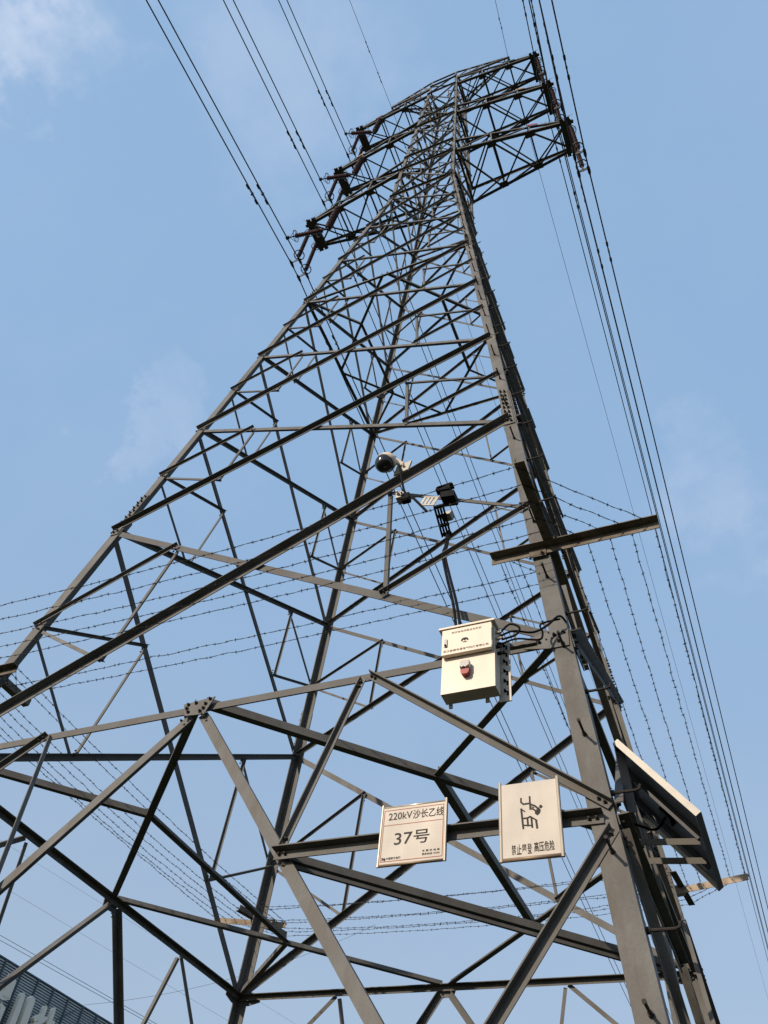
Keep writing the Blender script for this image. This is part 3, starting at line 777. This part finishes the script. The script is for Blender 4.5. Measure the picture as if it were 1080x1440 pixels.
for i_, (ch_, bo_) in enumerate((('禁', .010), ('止', .022), ('攀', .004), ('登', .010))):
    text_mesh(ch_, (x0+W*(.193+.082*i_), yf, z0+H*.068), EX, EY, H*.125, M['ink'], 'lettering', t, W*.072, bo_)
text_mesh('高压危险', (x0+W*.545, yf, z0+H*.078), EX, EY, H*.125, M['ink'], 'lettering', t, W*.315, .016)

# ------------------------------------------------------------------ equipment box
x0, x1, z0, z1 = 2.428, 2.838, 5.032, 5.600
yF, yB = -3.60, -3.463
t = thing('equipment_box', 'cream metal cabinet with a red lamp, bracketed to the tower near the right leg', 'equipment box', (x0, yF, z0))
zm = z0+(z1-z0)*.54
MB().box(((x0+x1)/2, (yF+yB)/2+.006, (z0+z1)/2), ((x1-x0)/2, 0, 0), (0, (yB-yF)/2-.006, 0), (0, 0, (z1-z0)/2)).build('body', M['white'], t)
MB().box(((x0+x1)/2, (yF+yB)/2-.008, z1+.009), ((x1-x0)/2+.018, 0, 0), (0, (yB-yF)/2+.038, 0), (0, 0, .008)).build('lid', M['white'], t)
door = MB().box(((x0+x1)/2, yF-.017, (zm+z1)/2+.004), ((x1-x0)/2-.010, 0, 0), (0, .018, 0), (0, 0, (z1-zm)/2-.010)).build('door', M['white'], t)
for zz in (zm+.05, z1-.05): MB().cyl((x1-.006, yF-.034, zz-.022), (x1-.006, yF-.034, zz+.022), .0055, 8).build('hinge', M['plate'], door)
yd = yF-.0355
W = x1-x0; Hd = z1-zm
hd = MB(); hd.box((x0+W*.105, yd-.004, zm+Hd*.47), (.011, 0, 0), (0, .006, 0), (0, 0, .036)); hd.build('handle', M['lampwhite'], door)
MB().cyl((x0+W*.105, yd-.008, zm+Hd*.37), (x0+W*.105, yd-.018, zm+Hd*.37), .008, 10).build('lock', M['black'], door)
text_mesh('架空输电线路监测系统', (x0+W*.5, yd, zm+Hd*.80), EX, EY, Hd*.075, M['faint'], 'lettering', door, W*.58, .004, 'CENTER')
text_mesh('武汉奋扬丰源电气科技有限公司', (x0+W*.49, yd, zm+Hd*.13), EX, EY, Hd*.085, M['faint'], 'lettering', door, W*.86, .010, 'CENTER')
em = MB(); ecx, ecz = x0+W*.47, zm+Hd*.48; er = .030
arc = [(math.cos(R(a))*er, math.sin(R(a))*er*.82) for a in range(-20, 201, 20)]+[(-er*.62, -.004), (-er*.3, er*.18), (0, -.010), (er*.3, er*.18), (er*.62, -.004)]
em.prism(arc, (ecx, yd-.0006, ecz), EX, EY, .0005)
em.prism([(-er*.7, -.014), (er*.7, -.014), (er*.35, -.022), (-er*.35, -.022)], (ecx, yd-.0006, ecz), EX, EY, .0005)
em.build('emblem', M['ink'], door)
lamp = MB(); lx, lz = x0+W*.475, z0+.165
lamp.box((lx, yF-.020, lz+.040), (.034, 0, 0), (0, .022, 0), (0, 0, .030)); lampo = lamp.build('warning_lamp', M['lampwhite'], t)
lm = MB(); lm.prism([(-.033, 0), (.033, 0), (.031, -.040), (.020, -.056), (-.020, -.056), (-.031, -.040)], (lx, yF+.001, lz+.008), EX, EY, .036)
lm.build('red_lens', M['red'], lampo)
MB().prism([(-.034, .010), (-.022, -.006), (-.008, .004), (.008, -.008), (.024, .004), (.034, .010), (.034, -.012), (-.034, -.012)], (lx, yF-.0425, lz+.014), EX, EY, .001).build('lens_seal', M['ink'], lampo)
for i, gz in enumerate((.52, .49, .46, .43, .38, .34)):
    q = V((x1, yF+.05+.03*(i % 2), z0+gz)); gl = MB(); gl.cyl(q, q+V((.028, 0, 0)), .014, 8); gl.cyl(q+V((.028, 0, 0)), q+V((.045, 0, 0)), .010, 8); gl.build('cable_gland', M['plate' if i < 3 else 'black'], t)
mp = MB()
mp.box((x1+.028, -3.435, z0+.235), (.045, 0, 0), (0, .006, 0), (0, 0, .27)); mpo = mp.build('mounting_strap', M['plate'], t)
sl = MB()
for i, zz in enumerate((.03, .12, .21, .30, .38, .45)):
    sl.box((x1+.048, -3.443, z0+zz), (.007, 0, 0), (0, .002, 0), (0, 0, .018)); sl.bolt((x1+.03, -3.441, z0+zz+.02), (0, -1, 0), .011, .018)
sl.build('slot', M['black'], mpo)['kind'] = 'stuff'
for xx in (x0+.03, x1-.10): MB().box((xx, yB+.012, z0-.010), (.014, 0, 0), (0, .006, 0), (0, 0, .018)).build('mounting_foot', M['plate'], t)
MB().box((2.95, -3.40, 5.52), (.16, 0, 0), (0, .02, 0), (0, 0, .02)).build('mounting_arm', M['steel'], t)
# leads from the box to the leg
def smooth(pts, n=8):
    pts = [V(p) for p in pts]; out = []
    for i in range(len(pts)-1):
        p0 = pts[max(i-1, 0)]; p1_ = pts[i]; p2_ = pts[i+1]; p3 = pts[min(i+2, len(pts)-1)]
        for j in range(n):
            f = j/n
            out.append(.5*((2*p1_)+(p2_-p0)*f+(2*p0-5*p1_+4*p2_-p3)*f*f+(3*p1_-p0-3*p2_+p3)*f**3))
    out.append(pts[-1]); return out
o = tubepath('power_cable', smooth([(x1+.04, yF+.05, z0+.52), (x1+.12, yF+.02, z0+.55), (x1+.19, yF+.02, z0+.50), (x1+.16, yF+.04, z0+.455), (x1+.04, yF+.07, z0+.46)]), .009, M['black'])
tag(o, 'short black cable looped back beside the cream cabinet', 'cable')
o = tubepath('power_cable', smooth([(x1+.04, yF+.06, z0+.49), (x1+.14, yF+.03, z0+.485), (x1+.27, yF+.10, z0+.50), (3.20, -3.42, 5.64), (3.30, -3.38, 5.75), (3.33, -3.20, 5.78)]), .009, M['black'])
tag(o, 'black cable running from the cream cabinet up to the right leg', 'cable')
o = tubepath('power_cable', smooth([(x1+.04, yF+.08, z0+.43), (x1+.16, yF+.06, z0+.43), (x1+.30, yF+.16, z0+.47), (3.17, -3.44, 5.56), (3.16, -3.43, 5.66), (3.30, -3.38, 5.72)]), .008, M['black'])
tag(o, 'black cable with a drooping loop at the leg gusset beside the cabinet', 'cable')

# ------------------------------------------------------------------ dome camera
c = V((1.55, -3.36, 8.50)); ax = V((-.40, -.32, -.86)).normalized()
t = thing('surveillance_camera', 'white dome camera with a dark lens globe fixed to the thick diagonal', 'camera', tuple(c))
hem = [(.0, .03), (.12, .07), (.32, .094), (.62, .108), (1.0, .116)]
hb = MB().lathe(c-ax*.14, c-ax*.01, hem, 20).build('housing', M['white'], t, True)
MB().lathe(c-ax*.20, c-ax*.13, [(0, .022), (.5, .030), (1, .036)], 12).build('neck', M['white'], t, True)
MB().lathe(c-ax*.012, c+ax*.125, [(0, .110)]+[(math.sin(R(a)), .110*math.cos(R(a))) for a in (12, 25, 40, 55, 68, 80, 88)], 20).build('dome', M['dome'], t, True)
br = MB().box((1.725, -3.25, 8.47), (.085, 0, .02), (0, .012, 0), (.015, 0, .075)); br.bolt((1.74, -3.265, 8.48), (0, -1, 0)); br.build('mounting_plate', M['plate'], t)
MB().bar((1.60, -3.32, 8.62), (1.72, -3.26, 8.52), (0, 1, 0), (0, 0, 1), .05, .05).build('mounting_arm', M['white'], t)
cl = MB().box((1.74, -3.22, 7.98), (.05, 0, 0), (0, .05, 0), (0, 0, .04)); cl.bolt((1.72, -3.275, 7.99), (0, -1, 0), .02, .03); cl.bolt((1.77, -3.275, 7.96), (0, -1, 0), .02, .03); cl.build('clamp', M['plate'], t)
MB().box((1.80, -3.24, 7.93), (.045, 0, 0), (0, .04, 0), (0, 0, .045)).build('connector_box', M['black'], t)
o = tubepath('camera_cable', smooth([(1.70, -3.28, 8.46), (1.74, -3.32, 8.30), (1.77, -3.31, 8.12), (1.80, -3.27, 7.98), (1.90, -3.26, 7.86), (2.05, -3.24, 7.62)]), .014, M['black'])
tag(o, 'thick black cable from the dome camera over the diagonal', 'cable')

# ------------------------------------------------------------------ slotted sensor unit on the light strut
t = thing('sensor_unit', 'black slotted monitoring unit clamped to the light strut right of the dome camera', 'monitoring device', (2.1, -3.12, 7.72))
pl = MB()
O = V((1.925, -3.17, 7.845)); ex = V((.165, 0, -.062)); ey = V((.055, 0, .118))
def PL(u, v): return O+ex*u+ey*v
n_ = ex.cross(ey).normalized()
for a_, b_ in ((0, .16), (.26, .42), (.52, .68), (.78, 1.0)):
    pl.box(PL((a_+b_)/2, .5), ex*((b_-a_)/2), ey*.5, n_*.004)
pl.box(PL(.5, .04), ex*.5, ey*.06, n_*.0052); pl.box(PL(.5, .96), ex*.5, ey*.06, n_*.0052)
pl.build('slotted_bracket', M['plate'], t)
tr = MB()
for i in range(4):
    xx = 2.075+i*.030
    tr.box((xx+.008, -3.0, 7.715), (.009, 0, 0), (-.03, .21, -.0), (0, 0, .012))
for j in range(4):
    yy = -3.19+j*.125; tr.box((2.13-(j*.018-.03), yy, 7.716), (.055, 0, 0), (0, .014, 0), (0, 0, .0125))
tr.build('slotted_tray', M['black'], t)
MB().box((2.24, -3.12, 7.90), (.075, 0, -.012), (0, .07, 0), (.0, 0, .045)).build('control_box', M['black'], t)
mb = MB().box((2.19, -3.12, 8.03), (.065, 0, -.005), (0, .06, 0), (0, 0, .035)); mb.prism([(-.09, .0), (.10, .05), (.08, .07), (-.08, .05)], (2.19, -3.10, 8.02), EX, EY, .08); mb.build('radio_module', M['black'], t)
MB().box((2.19, -3.02, 7.74), (.05, 0, 0), (0, .05, 0), (.012, 0, .02)).build('clamp', M['plate'], t)
for dx, lb in ((0, 'left'), (.017, 'right')):
    o = tubepath('power_cable', smooth([(2.13+dx, -2.86, 7.70), (2.16+dx, -2.95, 7.40), (2.20+dx*1.4, -3.12, 7.05), (2.30+dx*1.6, -3.26, 6.62), (2.42+dx*1.8, -3.36, 6.1), (2.50+dx*2.2, -3.47, 5.60)]), .0135, M['black'])
    tag(o, 'black cable dropping from the slotted unit to the cabinet, %s of the two' % lb, 'cable')

# ------------------------------------------------------------------ solar panel beside the right leg
A = V((3.552, -3.1, 4.786)); B = V((3.981, -3.1, 4.197)); yv = V((0, 1.016, 0))
ab = B-A; abn = ab.normalized(); pn = abn.cross(V((0, -1, 0))).normalized()
if pn.z < 0: pn = -pn
t = thing('solar_panel', 'tilted solar panel with a bright metal edge beside the near right leg', 'solar panel', tuple(A))
mid_ = A+ab/2+yv/2
MB().box(mid_-pn*.010, ab*.485, yv*.49, pn*.003).build('backsheet', M['backsheet'], t)
MB().box(mid_-pn*.003, ab*.485, yv*.49, pn*.0035).build('glass', M['cell'], t)
gr = MB()
for i in range(1, 6): gr.box(A+ab*(i/6)+yv/2+pn*.0012, abn*.0015, yv*.48, pn*.0004)
for i in range(1, 10): gr.box(A+ab/2+yv*(i/10)+pn*.0021, ab*.47, V((0, .0015, 0)), pn*.0004)
gr.build('cell_grid', M['alu'], t)
MB().box(A+ab/2-pn*.018, ab*.5, V((0, .004, 0)), pn*.022).build('frame_edge', M['alu'], t)
MB().box(A+ab/2+yv-pn*.018, ab*.5, V((0, .004, 0)), pn*.022).build('frame_edge', M['alu'], t)
MB().box(B+yv/2-pn*.018, abn*.004, yv*.496, pn*.022).build('frame_edge', M['shadealu'], t)  # same frame, its shaded side put into a darker colour
MB().box(A+yv/2-pn*.018, abn*.004, yv*.496, pn*.022).build('frame_edge', M['shadealu'], t)
for f in (.30, .72):
    MB().lsec(A+ab*.04+yv*f-pn*.015, A+ab*.96+yv*f-pn*.015, -pn, (0, 1, 0), .045, .045, .005).build('support_rail', M['shadealu'], t)
for y_, dz in ((-2.78, 0.), (-2.52, 0.)):
    q = V((3.93, y_, 4.20)); MB().lsec((3.42, y_, 4.20+.05), q, (0, 0, -1), (0, 1, 0), .042, .05, .006).build('support_arm', M['chord'], t)
MB().lsec((3.51, -3.0, 4.80), (3.54, -3.0, 4.30), (1, 0, 0), (0, 1, 0), .06, .06, .006).build('support_post', M['steel'], t)
MB().box(mid_-pn*.03, abn*.05, V((0, .06, 0)), pn*.015).build('junction_box', M['black'], t)
o = tubepath('panel_cable', smooth([tuple(mid_-pn*.05), (3.66, -2.7, 4.33), (3.55, -2.85, 4.30), (3.47, -3.0, 4.22), (3.44, -3.1, 4.4)]), .009, M['black'])
tag(o, 'thin black cable sagging under the solar panel', 'cable')

# ------------------------------------------------------------------ louvred building at the left with raised characters
BX = -25.7; ZR = 13.3; Y0, Y1 = 12.5, 60.0
t = thing('louvred_building', 'grey building with horizontal louvres and raised characters, low at the far left', 'building', (BX-6, (Y0+Y1)/2, 0))
MB().box((BX-6.3, (Y0+Y1)/2, ZR/2-.1), (6, 0, 0), (0, (Y1-Y0)/2, 0), (0, 0, ZR/2-.1)).build('wall', M['slatback'], t)
MB().box((BX-6.2, (Y0+Y1)/2, ZR-.03), (6.14, 0, 0), (0, (Y1-Y0)/2+.05, 0), (0, 0, .028)).build('roof', M['slatback'], t)
ys = [19.0+1.09*i for i in range(-6, 38)]
for y in ys:
    if 12.5 < y < 60: MB().box((BX-.05, y, (ZR-.07)/2), (.035, 0, 0), (0, .028, 0), (0, 0, (ZR-.07)/2)).build('mullion', M['slatback'], t)
bay = {}
lower = MB(); cnt = 0
for i in range(len(ys)-1):
    ya, yb = ys[i]+.03, ys[i+1]-.03
    if ya < 12.5 or yb > 60: continue
    for j in range(128):
        z = ZR-.12-j*.1
        if z < .1: break
        if 17.6 < ya < 27.5 and j < 24:
            me = bay.get(i)
            P = V((BX-.10, ya, z))
            if 'slat' not in bay:
                so = MB().box((0, (yb-ya)/2, 0), (.010, 0, -.004), (0, (yb-ya)/2, 0), (.008, 0, .024)).build('louvre_slat', M['slat'], t)
                so.location = P-V(t['_o']); bay['slat'] = so.data
                for v in so.data.vertices: v.co += V(t['_o'])
            else: put('louvre_slat', bay['slat'], t, P-V(t['_o']))
        else: lower.box((BX-.10, (ya+yb)/2, z), (.010, 0, -.004), (0, (yb-ya)/2, 0), (.008, 0, .024))
lower.build('louvre_slats', M['slat'], t)['kind'] = 'stuff'
MB().bar((BX-.03, 21.6, 11.2), (BX-.03, 24.0, 12.95), (1, 0, 0), (0, 0, 1), .03, .03).build('cross_tie', M['slatback'], t)
def outline(pts, ws):
    L = []; Rr = []
    for i, (p, w_) in enumerate(zip(pts, ws)):
        a = V(pts[max(i-1, 0)]).to_2d(); b = V(pts[min(i+1, len(pts)-1)]).to_2d(); d = (b-a).normalized(); n = V((-d.y, d.x))
        L.append(V(p).to_2d()+n*w_/2); Rr.append(V(p).to_2d()-n*w_/2)
    return [tuple(q) for q in L+Rr[::-1]]
def brush(mb, pts, ws, dx=0.):
    mb.prism(outline([(a, b, 0) for a, b in pts], ws), (BX+.26+dx, 0, 0), (0, 1, 0), (0, 0, 1), .20)
t = thing('sign_character', 'cream raised character with two long slanting strokes on the louvred facade', 'sign character', (BX+.12, 20.3, 9.5), 'raised characters on the louvred building')
mb = MB()
brush(mb, [(20.18, 12.34), (20.17, 12.22), (20.19, 11.8), (20.20, 11.2), (20.20, 10.4), (20.15, 9.6)], [.10, .26, .30, .32, .34, .18])
brush(mb, [(20.78, 12.40), (20.76, 12.28), (20.77, 11.8), (20.80, 11.1), (20.80, 10.2), (20.8, 9.4)], [.16, .36, .40, .38, .36, .20])
mb.build('right_strokes', M['letter'], t)
mb = MB()
brush(mb, [(19.20, 12.75), (19.28, 12.5), (19.33, 11.9)], [.20, .46, .40]); brush(mb, [(18.7, 11.85), (19.2, 11.88), (19.55, 11.98)], [.18, .26, .20], -.02)
brush(mb, [(19.2, 11.6), (19.4, 11.55), (19.42, 10.4), (19.3, 9.6)], [.16, .28, .26, .2], -.04)
mb.build('left_strokes', M['letter'], t)
t = thing('sign_character', 'cream raised character with two short branching tops on the louvred facade', 'sign character', (BX+.12, 22.2, 9.5), 'raised characters on the louvred building')
mb = MB()
brush(mb, [(21.68, 12.36), (21.70, 12.28), (21.69, 12.0), (21.66, 11.6), (21.6, 10.2)], [.08, .17, .18, .24, .26]); brush(mb, [(21.28, 11.70), (21.5, 11.84), (21.8, 11.84), (22.0, 12.0)], [.12, .24, .26, .10], -.02)
brush(mb, [(21.5, 11.7), (21.3, 11.0), (21.1, 10.5)], [.2, .2, .08], -.04)
mb.build('left_branch', M['letter'], t)
mb = MB()
brush(mb, [(22.22, 12.46), (22.23, 12.38), (22.23, 12.1), (22.20, 11.6), (22.2, 10.2)], [.06, .15, .17, .26, .28]); brush(mb, [(22.1, 11.75), (22.3, 11.86), (22.52, 12.0)], [.2, .2, .12], -.02)
brush(mb, [(22.2, 11.5), (22.5, 11.0), (22.8, 10.5)], [.2, .2, .1], -.04)
mb.build('right_branch', M['letter'], t)

# ------------------------------------------------------------------ other lines far behind the tower, low at the left
def farwire(a, b, r, label, sag=.0):
    a = V(a); b = V(b); d = b-a; P = [a+d*f+V((0, 0, -sag*4*(f-.5)*(f-.5)*0)) for f in [-4+.5*i for i in range(27)]]
    o = MB().tube(P, r, 5).build('overhead_wire', M['wire'], None, True); tag(o, label, 'overhead wire', 'wires of another line behind the tower')
farwire((-48.62, 38.05, 23.35), (-42.08, 44.62, 21.07), .018, 'upper of two close parallel wires above the louvred building')
farwire((-48.53, 38.16, 23.03), (-42.02, 44.67, 20.84), .018, 'lower of two close parallel wires above the louvred building')
farwire((-48.98, 37.64, 26.43), (-35.05, 50.05, 21.11), .008, 'faint thin wire in the sky above the pair of parallel wires')
farwire((-48.50, 38.19, 29.03), (-44.30, 42.58, 27.34), .007, 'highest faint thin wire in the sky at lower left')
P = [V((-43.33, 43.5, 20.26)).lerp(V((-37.78, 48.11, 22.67)), f)+V((0, 0, -.5*f*(1-f))) for f in [i/10 for i in range(0, 31)]]
o = MB().tube(P, .012, 5).build('overhead_wire', M['wire'], None, True)
tag(o, 'thin stay wire with a hooked end rising from the roof of the louvred building', 'overhead wire', 'wires of another line behind the tower')

for o in bpy.data.objects:
    if '_o' in o: del o['_o']
